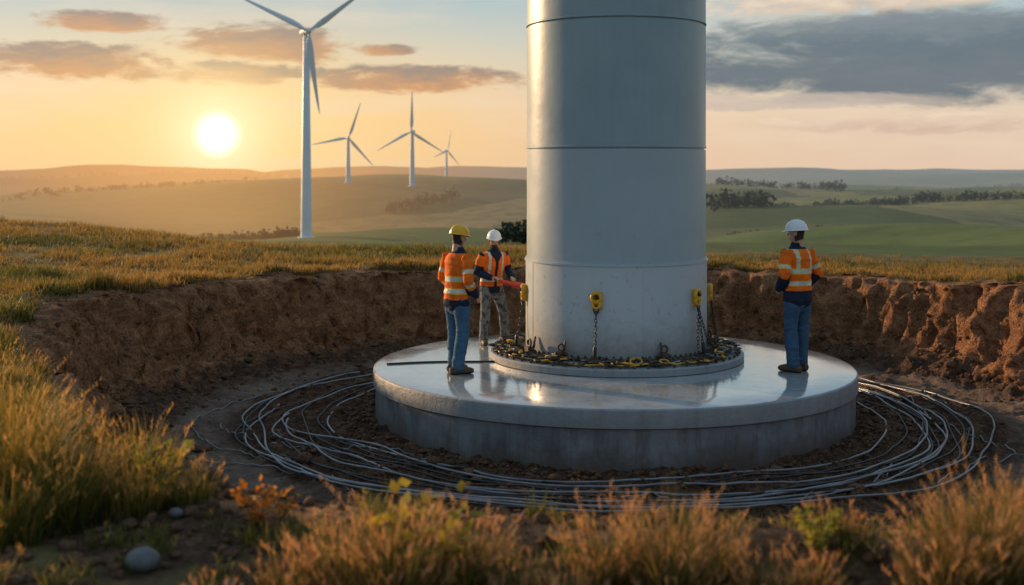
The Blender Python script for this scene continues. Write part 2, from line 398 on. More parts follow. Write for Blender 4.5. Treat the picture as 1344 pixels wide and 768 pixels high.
def ringpts(rb,amp,z,seed,n=240,fr=9):
    a=np.linspace(0,2*np.pi,n,endpoint=False)
    w=fbm(np.cos(a)*fr*.5+seed,np.sin(a)*fr*.5,0,seed,3);w2=vn(np.cos(a)*fr*.7+seed*3,np.sin(a)*fr*.7,0,seed+5)
    r=rb+amp*w;return [(float(p*math.cos(q)),float(p*math.sin(q)),float(z+.03*abs(k))) for p,q,k in zip(r,a,w2)]
curve('yellow_hose',[ringpts(1.42,.09,.785,3),ringpts(1.55,.07,.77,9)],.012,m_yel,te,True)
curve('black_leads',[ringpts(1.48,.16,.79,4+i) for i in range(5)],.010,m_blk,te,True)
curve('grey_leads',[ringpts(1.5,.13,.785,14+i) for i in range(2)],.008,m_steel,te,True)
gy=G();gc=G()
def chain(g,a,b,n,link=.03):
    a=Vector(a);b=Vector(b);d=(b-a);L=d.length;d.normalize();q=d.to_track_quat('X','Z').to_matrix()
    n=max(2,int(L/(link*1.45)))
    for i in range(n):
        c=a+(b-a)*((i+.5)/n);M=q@Matrix.Rotation(math.pi/2*(i%2),3,'X')
        g.add(torusgeo(c,link*.52,link*.15,n=10,m=5,sc=(1.75,1,1),M=M))
for a0 in (-83,-16,51,84,118,185,235):
    a=math.radians(a0-90);ca,sa=math.cos(a),math.sin(a);M=Matrix.Translation(((RT+.015)*ca,(RT+.015)*sa,0))@Matrix.Rotation(a,4,'Z')
    gy.add(boxgeo((.012,0,1.53),(.02,.12,.22)),M)
    gy.add(torusgeo((.045,0,1.57),.058,.026,n=24,m=10,sc=(1,1,1.2),M=Matrix.Rotation(math.pi/2,3,'Y')),M)
    gy.add(torusgeo((.045,0,1.49),.048,.024,n=24,m=10,sc=(1,1,1.2),M=Matrix.Rotation(math.pi/2,3,'Y')),M)
    gc.add(tubegeo([(.02,0,1.57),(.085,0,1.57)],[.022,.022],n=8),M);gc.add(torusgeo((.06,0,1.42),.03,.010,n=16,m=8,sc=(1.4,1,1),M=Matrix.Rotation(math.pi/2,3,'Y')),M)
    p0=M@Vector((.06,0,1.40))
    chain(gc,p0,M@Vector((.13,0,.90)),10)
    if a0 in(51,118,84): chain(gc,p0,M@Vector((.13,.15,.90)),10);chain(gc,p0,M@Vector((.13,-.13,.86)),10)
    gc.add(tubegeo([(.13,0,.95),(.14,-.005,.80)],[.026,.020],n=8),M)
    gc.add(tubegeo([(.13,0,.8),(.22,-.04,.78),(.28,-.0,.79)],[.018,.016,.012],n=8),M)
gy.obj('lifting_lugs',m_yel,te,True,35);gc.obj('lifting_chains',m_dark,te,True,50)
bp=[]
for k in range(60):
    f=k/59;x=-1.62+f*1.9;y=15.62+.12*math.sin(f*5)+.5*f*f;bp.append((x,y,.662))
curve('power_lead',bp,.011,m_blk)

# ------------------------------------------------------------ cable coils on pit floor
strands=[]
for i in range(14):
    rb=3.62+.078*i+random.uniform(-.06,.06);ox,oy=random.uniform(-.18,.18)-.1,random.uniform(-.20,.20)
    a0=math.pi*.9+random.uniform(-.4,.9) if i%3 else 0;a1=2*math.pi if not i%3 else a0+random.uniform(3.4,5.4)
    n=300;a=np.linspace(a0,a1,n)
    r=rb+.24*fbm(np.cos(a)*1.3+i*.37,np.sin(a)*1.3,0,200,2)+.11*fbm(np.cos(a)*3,np.sin(a)*3,0,210+i,2)
    if i in (3,8,13,5): r=r+.45*np.exp(-((a-math.pi*1.05-.1*i*.3)/.35)**2)-.35*np.exp(-((a-math.pi*1.2)/.22)**2)
    x=CX+ox+r*np.cos(a);y=CY-.1+oy+r*np.sin(a)
    z=ground(x,y);zs=np.convolve(np.pad(z,10,'edge'),np.ones(21)/21,'valid')
    zz=np.maximum(zs+.02,z+.006)
    zz=np.convolve(np.pad(zz,3,'edge'),np.ones(7)/7,'valid')+.012+.005*(i%4)
    strands.append([(float(p),float(q),float(s)) for p,q,s in zip(x,y,zz)])
curve('cable_coil',[strands[i] for i in (0,3,5,7,9,11,13)],.0125,m_grc);curve('cable_coil',[strands[i] for i in (1,2,4,6,8,10,12)],.010,m_blk)
thin=[]
for i in range(6):
    a0=[2.9,3.3,3.6,-.5,-.9,4.6][i];t=np.linspace(0,1,60)
    a=a0+t*[.9,.7,.5,.7,.8,.9][i];r=4.75+.4*np.sin(t*4+i)+[.2,-.1,.3,.1,.3,-.1][i]-.9*t*(i%2)
    x=CX+r*np.cos(a);y=CY+r*np.sin(a);z=ground(x,y)+.018
    thin.append([(float(p),float(q),float(s)) for p,q,s in zip(x,y,z)])
curve('loose_wire',thin,.007,m_grc)

# ------------------------------------------------------------ clods & stones
def ico():
    import bmesh
    bm=bmesh.new();bmesh.ops.create_icosphere(bm,subdivisions=2,radius=1);V=np.array([v.co[:] for v in bm.verts]);T=np.array([[v.index for v in f.verts] for f in bm.faces]);bm.free();return V,T
IV,IT=ico()
def scatter_rocks(name,x,y,sz,mat,flat=.65,bury=.25,seed=0,rough=.35,smooth=False):
    n=len(x);z=ground(x,y);V=np.repeat(IV[None],n,0).copy()
    off=rng.uniform(0,50,(n,1,3));Q=V*1.1+off
    d=1+rough*fbm(Q[...,0].ravel(),Q[...,1].ravel(),Q[...,2].ravel(),seed,3,.6).reshape(n,-1,1)*1.3
    V=V*d*rng.uniform(.7,1.2,(n,1,3));V[...,2]*=flat
    an=rng.uniform(0,6.28,n);c,s=np.cos(an)[:,None],np.sin(an)[:,None]
    X=V[...,0]*c-V[...,1]*s;Y=V[...,0]*s+V[...,1]*c
    V=np.stack([X,Y,V[...,2]],-1)*sz[:,None,None]
    V+=np.stack([x,y,z+sz*(flat-bury)*.6],-1)[:,None]
    T=(IT[None]+(np.arange(n)*len(IV))[:,None,None]).reshape(-1,3)
    return mk_obj(name,np_mesh(name,V.reshape(-1,3),T),mat,smooth=smooth)
def soilmat(name,c0,c1):
    m,t,p,o=newmat(name);P=t.new('ShaderNodeTexCoord').outputs['Object']
    n=t.noise(P,3,4,.6);n3=t.noise(P,40,4,.7)
    t.put(p.inputs['Base Color'],t.mix(t.rng(t.m('ADD',t.m('MULTIPLY',n,.5),t.m('MULTIPLY',n3,.5)),.38,.62),c0,c1));p.inputs['Roughness'].default_value=.9
    p.inputs['Specular IOR Level'].default_value=.2
    t.put(p.inputs['Normal'],t.bump(n3,.8,.02));return m
m_clod=soilmat('clod_soil',(.048,.026,.015),(.19,.10,.057))
N=9000;a=rng.uniform(0,6.283,N);q=rng.random(N)
Rr=rimR(a)
r=np.where(q<.30,3.15+np.abs(rng.normal(0,.5,N)),np.where(q<.64,Rr-1.3+rng.normal(0,.45,N),rng.uniform(3.2,8.6,N)))
sz=.012+.032*rng.random(N)**2.4+.06*(rng.random(N)<.04)*rng.random(N)
ok=~((r>4.7)&(r<5.5)&(np.sin(a)>-.75)&(rng.random(N)<.75))&(r<Rr-.35);x=CX+r*np.cos(a);y=CY+r*np.sin(a)
scatter_rocks('soil_clods',x[ok],y[ok],sz[ok],m_clod,.7,.3,300,.5)
N=2400;x=rng.uniform(-3.2,3,N);y=rng.uniform(4.2,7.4,N);sz=.008+.040*rng.random(N)**3
scatter_rocks('foreground_soil_crumbs',x,y,sz,m_clod,.75,.2,310,.5)
m_stone=simple('field_stone',(.11,.11,.115),.6,0,.35,14,.4,50,.004)
for (x,y,s) in ((-1.72,5.62,.085),(-1.75,6.3,.05),(-1.25,5.35,.035),(-1.38,5.6,.03),(-.85,5.5,.035)):
    scatter_rocks('field_stone',np.array([x]),np.array([y]),np.array([s]),m_stone,.62,-.1,int(320+x*10),.12,True)

# ------------------------------------------------------------ grass
def grassmat():
    m,t,p,o=newmat('grass_blades')
    c=t.attr('Col','Color');t.put(p.inputs['Base Color'],c);p.inputs['Roughness'].default_value=.55;p.inputs['Specular IOR Level'].default_value=.2
    tr=t.new('ShaderNodeBsdfTranslucent');t.put(tr.inputs[0],t.mix(1,c,(1.4,1.15,.75),'MULTIPLY'))
    mx=t.new('ShaderNodeMixShader');mx.inputs[0].default_value=.48
    t.l.new(p.outputs[0],mx.inputs[1]);t.l.new(tr.outputs[0],mx.inputs[2]);t.l.new(mx.outputs[0],o.inputs[0]);return m
m_grass=grassmat()
class Blades:
    def __init__(s): s.V=[];s.C=[];s.T=[];s.n=0
    def add(s,x,y,z,h,w,dirn,lean,c0,c1,vert=None):
        n=len(x);lv=np.array([0,.4,.75,1.]);hw=np.array([1,.85,.5,0])
        side=dirn+np.pi/2+rng.normal(0,.5,n)
        px=x[:,None]+np.cos(dirn)[:,None]*(lean*h)[:,None]*lv**2
        py=y[:,None]+np.sin(dirn)[:,None]*(lean*h)[:,None]*lv**2
        up=np.ones(n) if vert is None else vert
        pz=z[:,None]+(h*up)[:,None]*(lv*(1-.25*(lean[:,None]*lv)))
        sx=(np.cos(side)*w)[:,None]*hw;sy=(np.sin(side)*w)[:,None]*hw
        L=np.stack([px-sx,py-sy,pz],-1)[:,:3];R=np.stack([px+sx,py+sy,pz],-1)[:,:3];tp=np.stack([px,py,pz],-1)[:,3:]
        V=np.concatenate([L,R,tp],1)
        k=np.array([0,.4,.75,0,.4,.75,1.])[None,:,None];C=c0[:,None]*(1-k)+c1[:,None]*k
        T=np.array([[0,3,4],[0,4,1],[1,4,5],[1,5,2],[2,5,6]])
        s.T.append((T[None]+(np.arange(n)*7)[:,None,None]+s.n).reshape(-1,3));s.n+=7*n
        s.V.append(V.reshape(-1,3));s.C.append(C.reshape(-1,3))
        return px,py,pz
    def obj(s,name):
        V=np.concatenate(s.V);T=np.concatenate(s.T);C=np.concatenate(s.C);me=np_mesh(name,V,T)
        at=me.color_attributes.new('Col','FLOAT_COLOR','POINT');at.data.foreach_set('color',np.hstack([np.clip(C,0,1),np.ones((len(C),1))]).astype(np.float32).ravel())
        return mk_obj(name,me,m_grass)
def lerp(a,b,t): return np.asarray(a)[None]*(1-t[:,None])+np.asarray(b)[None]*t[:,None]
B=Blades()
def meadow(N,sampler,hs,ws,per=7,spread=.07,gr=0):
    x,y=sampler(N);dx=x-CX;dy=y-CY;r=np.hypot(dx,dy);a=np.arctan2(dy,dx);R=rimR(a)
    d=fbm(x*.9,y*.9,0,400,4)
    ok=(r>R*.985+.05*rng.random(len(x)))&(d+rng.normal(0,.25,len(x))>-.22)&(np.hypot(x,y)>3.5)
    x=x[ok];y=y[ok];d=d[ok]
    x=np.repeat(x,per)+rng.normal(0,spread,len(x)*per);y=np.repeat(y,per)+rng.normal(0,spread,len(y)*per);d=np.repeat(d,per)
    z=ground(x,y)-.01
    n=len(x);pt=fbm(x*.55,y*.55,0,410,3);tt=np.clip(.56-gr+1.3*pt+rng.normal(0,.2,n),0,1)
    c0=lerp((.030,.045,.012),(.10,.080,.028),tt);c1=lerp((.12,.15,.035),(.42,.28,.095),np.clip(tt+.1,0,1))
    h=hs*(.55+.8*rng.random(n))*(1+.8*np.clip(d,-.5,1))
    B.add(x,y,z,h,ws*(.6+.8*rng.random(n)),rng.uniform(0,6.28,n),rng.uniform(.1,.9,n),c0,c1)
def samp_left(N):
    y=rng.uniform(9,46,N)**1;x=-rng.uniform(0,1,N)*(.52*y+3)+2;return x,y
meadow(20000,samp_left,.16,.008)
def samp_back(N):
    a=rng.uniform(-.35,math.pi+.5,N);R=rimR(a);r=R+np.abs(rng.normal(0,2.3,N));return CX+r*np.cos(a),CY+r*np.sin(a)
meadow(13000,samp_back,.12,.007,7,.05)
def samp_bushy(N):
    y=rng.uniform(8.5,20,N);x=-rng.uniform(.25,.6,N)*y-1;return x,y
meadow(6000,samp_bushy,.20,.006,10,.06,.3)
B.obj('meadow_grass')
def tuft(B,X,Y,rad,h,n,tip=(.40,.24,.10),green=(.12,.15,.03),base=(.035,.045,.013),feather=.16,lean=.6,gb=.0):
    n=int(n);an=rng.uniform(0,6.28,n);rr=rad*np.sqrt(rng.random(n));x=X+rr*np.cos(an);y=Y+rr*np.sin(an);z=ground(x,y)-.01
    hh=h*(.35+.7*rng.random(n)**1.3)*(1-.35*rr/rad);t=rng.random(n)
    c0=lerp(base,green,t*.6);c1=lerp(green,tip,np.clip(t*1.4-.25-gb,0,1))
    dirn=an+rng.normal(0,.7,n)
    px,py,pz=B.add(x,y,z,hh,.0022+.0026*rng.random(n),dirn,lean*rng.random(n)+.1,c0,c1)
    k=rng.random(n)<feather;m=int(k.sum())
    if m:
        for j in range(8):
            f=.64+.36*j/7
            lo=px[k][:,2]*(1-(f-.5)*2)+px[k][:,3]*((f-.5)*2);la=py[k][:,2]*(1-(f-.5)*2)+py[k][:,3]*((f-.5)*2);lz=pz[k][:,2]*(1-(f-.5)*2)+pz[k][:,3]*((f-.5)*2)
            cc=lerp(tip,tuple(min(1,q*1.2) for q in tip),rng.random(m))
            B.add(lo,la,lz,np.full(m,.034),np.full(m,.0024),rng.uniform(0,6.28,m),np.full(m,.7),cc,cc)
B=Blades()
for (X,Y,rad,h,n) in ((-2.72,6.5,.26,.92,900),(-2.38,6.35,.22,.70,650),(-2.95,7.1,.3,.78,600),(-2.02,6.5,.2,.48,420),(-2.2,7.2,.22,.42,300),(-1.74,6.55,.14,.30,260),(-2.55,6.0,.2,.55,450),
    (-2.4,5.4,.18,.2,160),(-3.4,8.2,.35,.42,500),(-3.0,8.4,.25,.3,300),(-4.2,9.6,.4,.4,450),(-3.8,9.3,.3,.25,300),(-4.6,10.8,.4,.4,450)):
    tuft(B,X,Y,rad,h,n,tip=(.50,.31,.10),green=(.12,.145,.03),gb=.1)
for (X,Y,rad,h,n) in ((-.74,5.15,.15,.50,460),(-.48,5.0,.18,.66,680),(-.2,5.2,.14,.46,440),(-.95,5.1,.12,.34,240),(0.02,5.05,.10,.32,220),(-1.2,4.9,.10,.24,160),
    (.40,5.1,.11,.54,400),(.66,5.0,.13,.64,520),(.88,5.2,.11,.42,280),(1.05,5.0,.10,.34,220),(.22,4.9,.1,.34,190),(1.28,5.1,.10,.28,180),
    (1.75,5.0,.13,.54,480),(1.97,5.1,.16,.70,660),(2.22,5.3,.16,.58,520),(2.4,5.8,.2,.40,320),(1.5,5.5,.12,.24,160)):
    tuft(B,X,Y,rad,h,n,tip=(.48,.28,.14),green=(.12,.135,.033),feather=.24,lean=.5,gb=.15)
for i in range(85):
    X=rng.uniform(-2.6,2.8);Y=rng.uniform(4.6,6.2);tuft(B,X,Y,.08,.12+.12*rng.random(),45,feather=.03,tip=(.34,.27,.08),gb=.25)
B.obj('foreground_grass')
def leafy(name,X,Y,h,n,ca,cb):
    Vv=[];Tt=[];Cc=[];z0=g1(X,Y)
    st=8
    for i in range(n):
        k=i%st;sa=k/st*6.28;f=rng.uniform(.15,1);bx=X+math.cos(sa)*h*.45*f*rng.uniform(.7,1.2);by=Y+math.sin(sa)*h*.45*f;bz=z0+h*f*rng.uniform(.8,1.05)
        L=h*.22*rng.uniform(.6,1.2);d=Vector((math.cos(sa+rng.normal(0,1)),math.sin(sa+rng.normal(0,1)),rng.uniform(-.2,.9))).normalized();s=d.cross(Vector((rng.normal(),rng.normal(),1))).normalized()*L*.33
        p=Vector((bx,by,bz));b=len(Vv);Vv+=[p,p+d*L*.45+s,p+d*L,p+d*L*.45-s];Tt+=[(b,b+1,b+2),(b,b+2,b+3)]
        c=np.array(ca)+(np.array(cb)-np.array(ca))*rng.random();Cc+=[c*.7,c,c*1.2,c]
    for k in range(st):
        sa=k/st*6.28;e=Vector((X+math.cos(sa)*h*.45,Y+math.sin(sa)*h*.45,z0+h));p=Vector((X,Y,z0));b=len(Vv)
        Vv+=[p-Vector((.003,0,0)),p+Vector((.003,0,0)),e];Tt.append((b,b+1,b+2));Cc+=[np.array((.08,.06,.02))]*3
    me=np_mesh(name,[v[:] for v in Vv],Tt);at=me.color_attributes.new('Col','FLOAT_COLOR','POINT');at.data.foreach_set('color',np.hstack([np.clip(np.array(Cc),0,1),np.ones((len(Cc),1))]).astype(np.float32).ravel())
    mk_obj(name,me,m_grass)
leafy('orange_leaf_plant',-1.30,6.15,.22,110,(.38,.12,.02),(.50,.25,.05))
leafy('orange_leaf_plant',-1.18,6.2,.16,60,(.36,.14,.02),(.45,.27,.05))
leafy('yellow_leaf_plant',-1.98,4.85,.15,90,(.30,.27,.03),(.42,.36,.05))
leafy('green_leaf_plant',1.35,5.35,.20,140,(.16,.22,.03),(.36,.33,.06))
leafy('yellow_leaf_plant',-.36,5.15,.44,100,(.30,.27,.03),(.42,.34,.06))
leafy('green_leaf_plant',-1.95,6.7,.32,110,(.16,.22,.03),(.34,.32,.06))

# ------------------------------------------------------------ distant trees
Vt=[];Tt=[];Ct=[]
def dtree(x,y,h,wd=.38,n=46):
    z=g1(x,y)-.1;b=len(Vt)
    tr=h*.03
    Vt.extend([(x-tr,y,z),(x+tr,y,z),(x,y,z+h*.6)]);Tt.append((b,b+1,b+2));Ct.extend([(.03,.02,.015)]*3)
    lob=rng.normal(0,.16,(4,3))*h
    for i in range(n):
        d=rng.normal(0,1,3);d/=np.linalg.norm(d);rr=rng.random()**.45
        c=np.array([x,y,z+h*.50])+lob[i%4]*.6+d*rr*np.array([h*wd,h*wd,h*.44])
        if c[2]<z: c[2]=z+.05*h
        L=h*.13*(.6+rng.random());u=rng.normal(0,1,3);u/=np.linalg.norm(u);v=np.cross(u,rng.normal(0,1,3));v/=np.linalg.norm(v)
        b=len(Vt);Vt.extend([tuple(c+u*L),tuple(c-u*L*.5+v*L*.8),tuple(c-u*L*.5-v*L*.8)]);Tt.append((b,b+1,b+2))
        g=.6+.8*rng.random();Ct.extend([(.028*g,.040*g,.018*g)]*3)
def px(x,d): return (x-672)/F*d
def hedge(x0,d0,x1,d1,n,h0,h1,jit=.01):
    for i in range(n):
        f=rng.random();d=(d0+(d1-d0)*f)*(1+rng.normal(0,jit));dtree(px(x0,d0)+(px(x1,d1)-px(x0,d0))*f+rng.normal(0,1.5),d,rng.uniform(h0,h1)*(.6+.5*abs(math.sin(f*9))),.5,26)
for i in range(40): d=rng.uniform(150,168);dtree(px(rng.uniform(652,730),d),d,rng.uniform(1.8,3.0),.22)
hedge(925,440,1000,450,60,3,7,.02)
hedge(990,620,1200,540,150,2,5);hedge(1180,560,1400,500,130,2,5)
hedge(930,900,1120,820,90,3,7,.02);hedge(1120,1200,1400,1150,140,3,8)
hedge(262,320,392,335,130,1.2,3.2);hedge(505,700,600,740,80,2,6)
hedge(0,900,330,1000,150,2,6,.03);hedge(930,1900,1400,2200,120,5,10,.02);hedge(0,2000,680,2300,140,4,9,.02)
hedge(560,1300,690,1200,60,3,7)
hedge(960,330,1110,300,40,.8,1.8,.004)
me=np_mesh('distant_trees',Vt,Tt);at=me.color_attributes.new('Col','FLOAT_COLOR','POINT');at.data.foreach_set('color',np.hstack([np.array(Ct),np.ones((len(Ct),1))]).astype(np.float32).ravel())
mt,t,p,o=newmat('distant_foliage');t.put(p.inputs['Base Color'],t.attr('Col','Color'));p.inputs['Roughness'].default_value=.9
P=t.new('ShaderNodeNewGeometry').outputs['Position'];sp=t.new('ShaderNodeSeparateXYZ');t.put(sp.inputs[0],P);painted_haze(t,P,sp,p.outputs[0],o)
mk_obj('distant_trees',me,mt,smooth=False)

# ------------------------------------------------------------ background turbines
m_tb=simple('turbine_white_paint',(.70,.73,.76),.45,0,.05,.3,0)
def turbine(bx,hx,hy,d,L,ang,yaw,rb,rt):
    X=px(hx,d);hz=CZ+(225-hy)*d/F;zb=g1(X,d)
    e=empty('wind_turbine',(X,d,zb));H=hz-zb
    G().add(lathe([(rb*1.5,-1),(rb*1.5,.15),(rb,.2),(rb*.95,H*.1),(rt,H-1.0),(rt*.9,H-.9)],40)).obj('tower',m_tb,e)
    ra=empty('nacelle_and_rotor',(0,0,H),yaw);ra.parent=e
    s=L/20
    G().add(tubegeo([(0,-1.1*s,0),(0,-.4*s,.05*s),(0,2*s,.1*s),(0,3.6*s,.1*s)],[(.65*s,.7*s),(.95*s,.95*s),(.95*s,.95*s),(.6*s,.65*s)],(1,0,0),16)).obj('nacelle',m_tb,ra)
    G().add(tubegeo([(0,-1.1*s,0),(0,-1.7*s,0),(0,-2.3*s,0),(0,-2.7*s,0)],[.8*s,.78*s,.55*s,.2*s],(1,0,0),16)).obj('hub',m_tb,ra)
    for i in range(3):
        a=math.radians(ang+120*i)
        g=G();pts=[];rad=[]
        for f,c,th in ((0,.42,.42),(.05,.42,.40),(.12,.80,.30),(.22,.96,.2),(.4,.76,.13),(.6,.55,.09),(.8,.38,.06),(.94,.2,.035),(1,.06,.02)):
            rr=.5*s+f*L
            pts.append(Vector((rr*math.cos(a),-1.8*s-.03*L*f*f,rr*math.sin(a)))+Vector((-math.sin(a),0,math.cos(a)))*(-(c-.42)*.35*s));rad.append((c*s*.9,th*s*.8))
        tw=Vector((-math.sin(a),-.35,math.cos(a)))
        g.add(tubegeo(pts,rad,tw,14));g.obj('blade_%d'%(i+1),m_tb,ra)
turbine(408,402,42,299,20,37,math.radians(28),1.4,.75)
turbine(457,457,181,817,25,71,math.radians(15),1.7,1.0)
turbine(541,541,173,800,26,88,math.radians(-12),1.8,1.1)
turbine(586,586,198,1442,25,78,math.radians(48),1.9,1.2)

# ------------------------------------------------------------ people
def remesh(name,g,vox,it=4,disp=None):
    me=mk_mesh(name+'_src',g.V,g.F);o=bpy.data.objects.new(name+'_src',me);scene.collection.objects.link(o)
    m=o.modifiers.new('r','REMESH');m.mode='VOXEL';m.voxel_size=vox
    s=o.modifiers.new('s','SMOOTH');s.factor=.5;s.iterations=it
    dg=bpy.context.evaluated_depsgraph_get();dg.update();ev=o.evaluated_get(dg);out=bpy.data.meshes.new_from_object(ev);out.name=name
    bpy.data.objects.remove(o);bpy.data.meshes.remove(me)
    if disp:
        n=len(out.vertices);co=np.empty(n*3);out.vertices.foreach_get('co',co);co=co.reshape(-1,3)
        no=np.empty(n*3);out.vertices.foreach_get('normal',no);no=no.reshape(-1,3)
        co+=no*disp(co)[:,None];out.vertices.foreach_set('co',co.ravel());out.update()
    return out
def cloth(name,col,rough=.8,emi=0):
    m,t,p,o=newmat(name);P=t.new('ShaderNodeTexCoord').outputs['Object']
    n=t.noise(P,11,5,.6);c=t.mix(t.rng(n,.3,.7),tuple(x*.72 for x in col),tuple(min(1,x*1.2) for x in col))
    t.put(p.inputs['Base Color'],c);p.inputs['Roughness'].default_value=rough;p.inputs['Specular IOR Level'].default_value=.2
    t.put(p.inputs['Normal'],t.bump(t.m('ADD',t.noise(P,16,3),t.m('MULTIPLY',t.noise(P,350,2),.1)),.6,.02));return m
m_or=cloth('hi_vis_orange_fabric',(1.0,.165,.012));m_nv=cloth('navy_fabric',(.016,.023,.048));m_rf=cloth('retroreflective_tape',(.62,.62,.54),.4)
m_ry=cloth('hi_vis_yellow_edging',(.80,.58,.04));m_jn=cloth('denim',(.060,.135,.22));m_jn2=cloth('denim_dark',(.05,.10,.17))
m_camo,t,p,o=newmat('grey_camouflage_fabric');P=t.new('ShaderNodeTexCoord').outputs['Object'];t.put(p.inputs['Base Color'],t.ramp(t.noise(P,15,3,.6),[(.40,(.05,.05,.055)),(.48,(.12,.12,.12)),(.56,(.20,.20,.19))]));p.inputs['Roughness'].default_value=.9
m_boot=simple('brown_boot_leather',(.10,.048,.022),.6,0,.3,20);m_sole=simple('boot_sole',(.02,.017,.015),.8)
m_skin,t,p,o=newmat('skin');P=t.new('ShaderNodeTexCoord').outputs['Object'];t.put(p.inputs['Base Color'],t.mix(t.rng(t.noise(P,25,3),.35,.65),(.50,.27,.175),(.58,.33,.225)));p.inputs['Roughness'].default_value=.5
m_hair=simple('dark_hair',(.022,.014,.009),.6,0,.4,60,.6,120);m_lip=simple('lips',(.38,.13,.10),.45);m_eye=simple('eye_white',(.7,.68,.65),.2,0,.05,8,0);m_iris=simple('iris',(.03,.02,.012),.2,0,.1,8,0)
m_hy=simple('yellow_helmet_plastic',(.88,.45,.01),.28,0,.05,5,0);m_hw=simple('white_helmet_plastic',(.80,.81,.82),.28,0,.04,5,0);m_glv=cloth('work_glove',(.5,.42,.2))
def segd(p,a,b):
    a=np.array(a);b=np.array(b);ab=b-a;t=np.clip(((p-a)@ab)/(ab@ab),0,1);return np.linalg.norm(p-(a+t[:,None]*ab),axis=1),t
def setmats(me,fn):
    n=len(me.polygons);c=np.empty(n*3);me.polygons.foreach_get('center',c);me.polygons.foreach_set('material_index',fn(c.reshape(-1,3)).astype(np.int32))
def hand(W,d,nrm,side,curl,mat,par,name):
    W=Vector(W);d=Vector(d).normalized();nrm=Vector(nrm);nrm=(nrm-nrm.dot(d)*d).normalized();s=d.cross(nrm).normalized()*side
    g=G()
    g.add(tubegeo([W-d*.03,W,W+d*.045,W+d*.09],[(.026,.02),(.028,.020),(.040,.017),(.041,.014)],s,12))
    for i,L in enumerate((.078,.086,.080,.062)):
        off=s*(.030-.020*i);p=W+d*(.082-.006*(i==3))+off;pts=[p-d*.02,p];rad=[.0105,.0098]
        ax=d.cross(nrm).normalized()
        for j,(f,rr) in enumerate(((.45,.0092),(.32,.0085),(.23,.007))):
            q=Matrix.Rotation(sum(curl*(.6+.35*k) for k in range(j+1)),3,ax)
            dd=q@d;p=p+dd*L*f;pts.append(p);rad.append(rr)
        g.add(tubegeo(pts,rad,s,8))
    p=W+d*.025+s*.022;t1=(d*.7+s*.75+nrm*.25).normalized();t2=(d*.95+s*.2+nrm*.45*(1+curl)).normalized()
    g.add(tubegeo([p-t1*.01,p+t1*.038,p+t1*.038+t2*.03,p+t1*.038+t2*.055],[.014,.012,.0105,.008],nrm,8))
    mk_obj(name,remesh(name,g,.0045,2),mat,par)
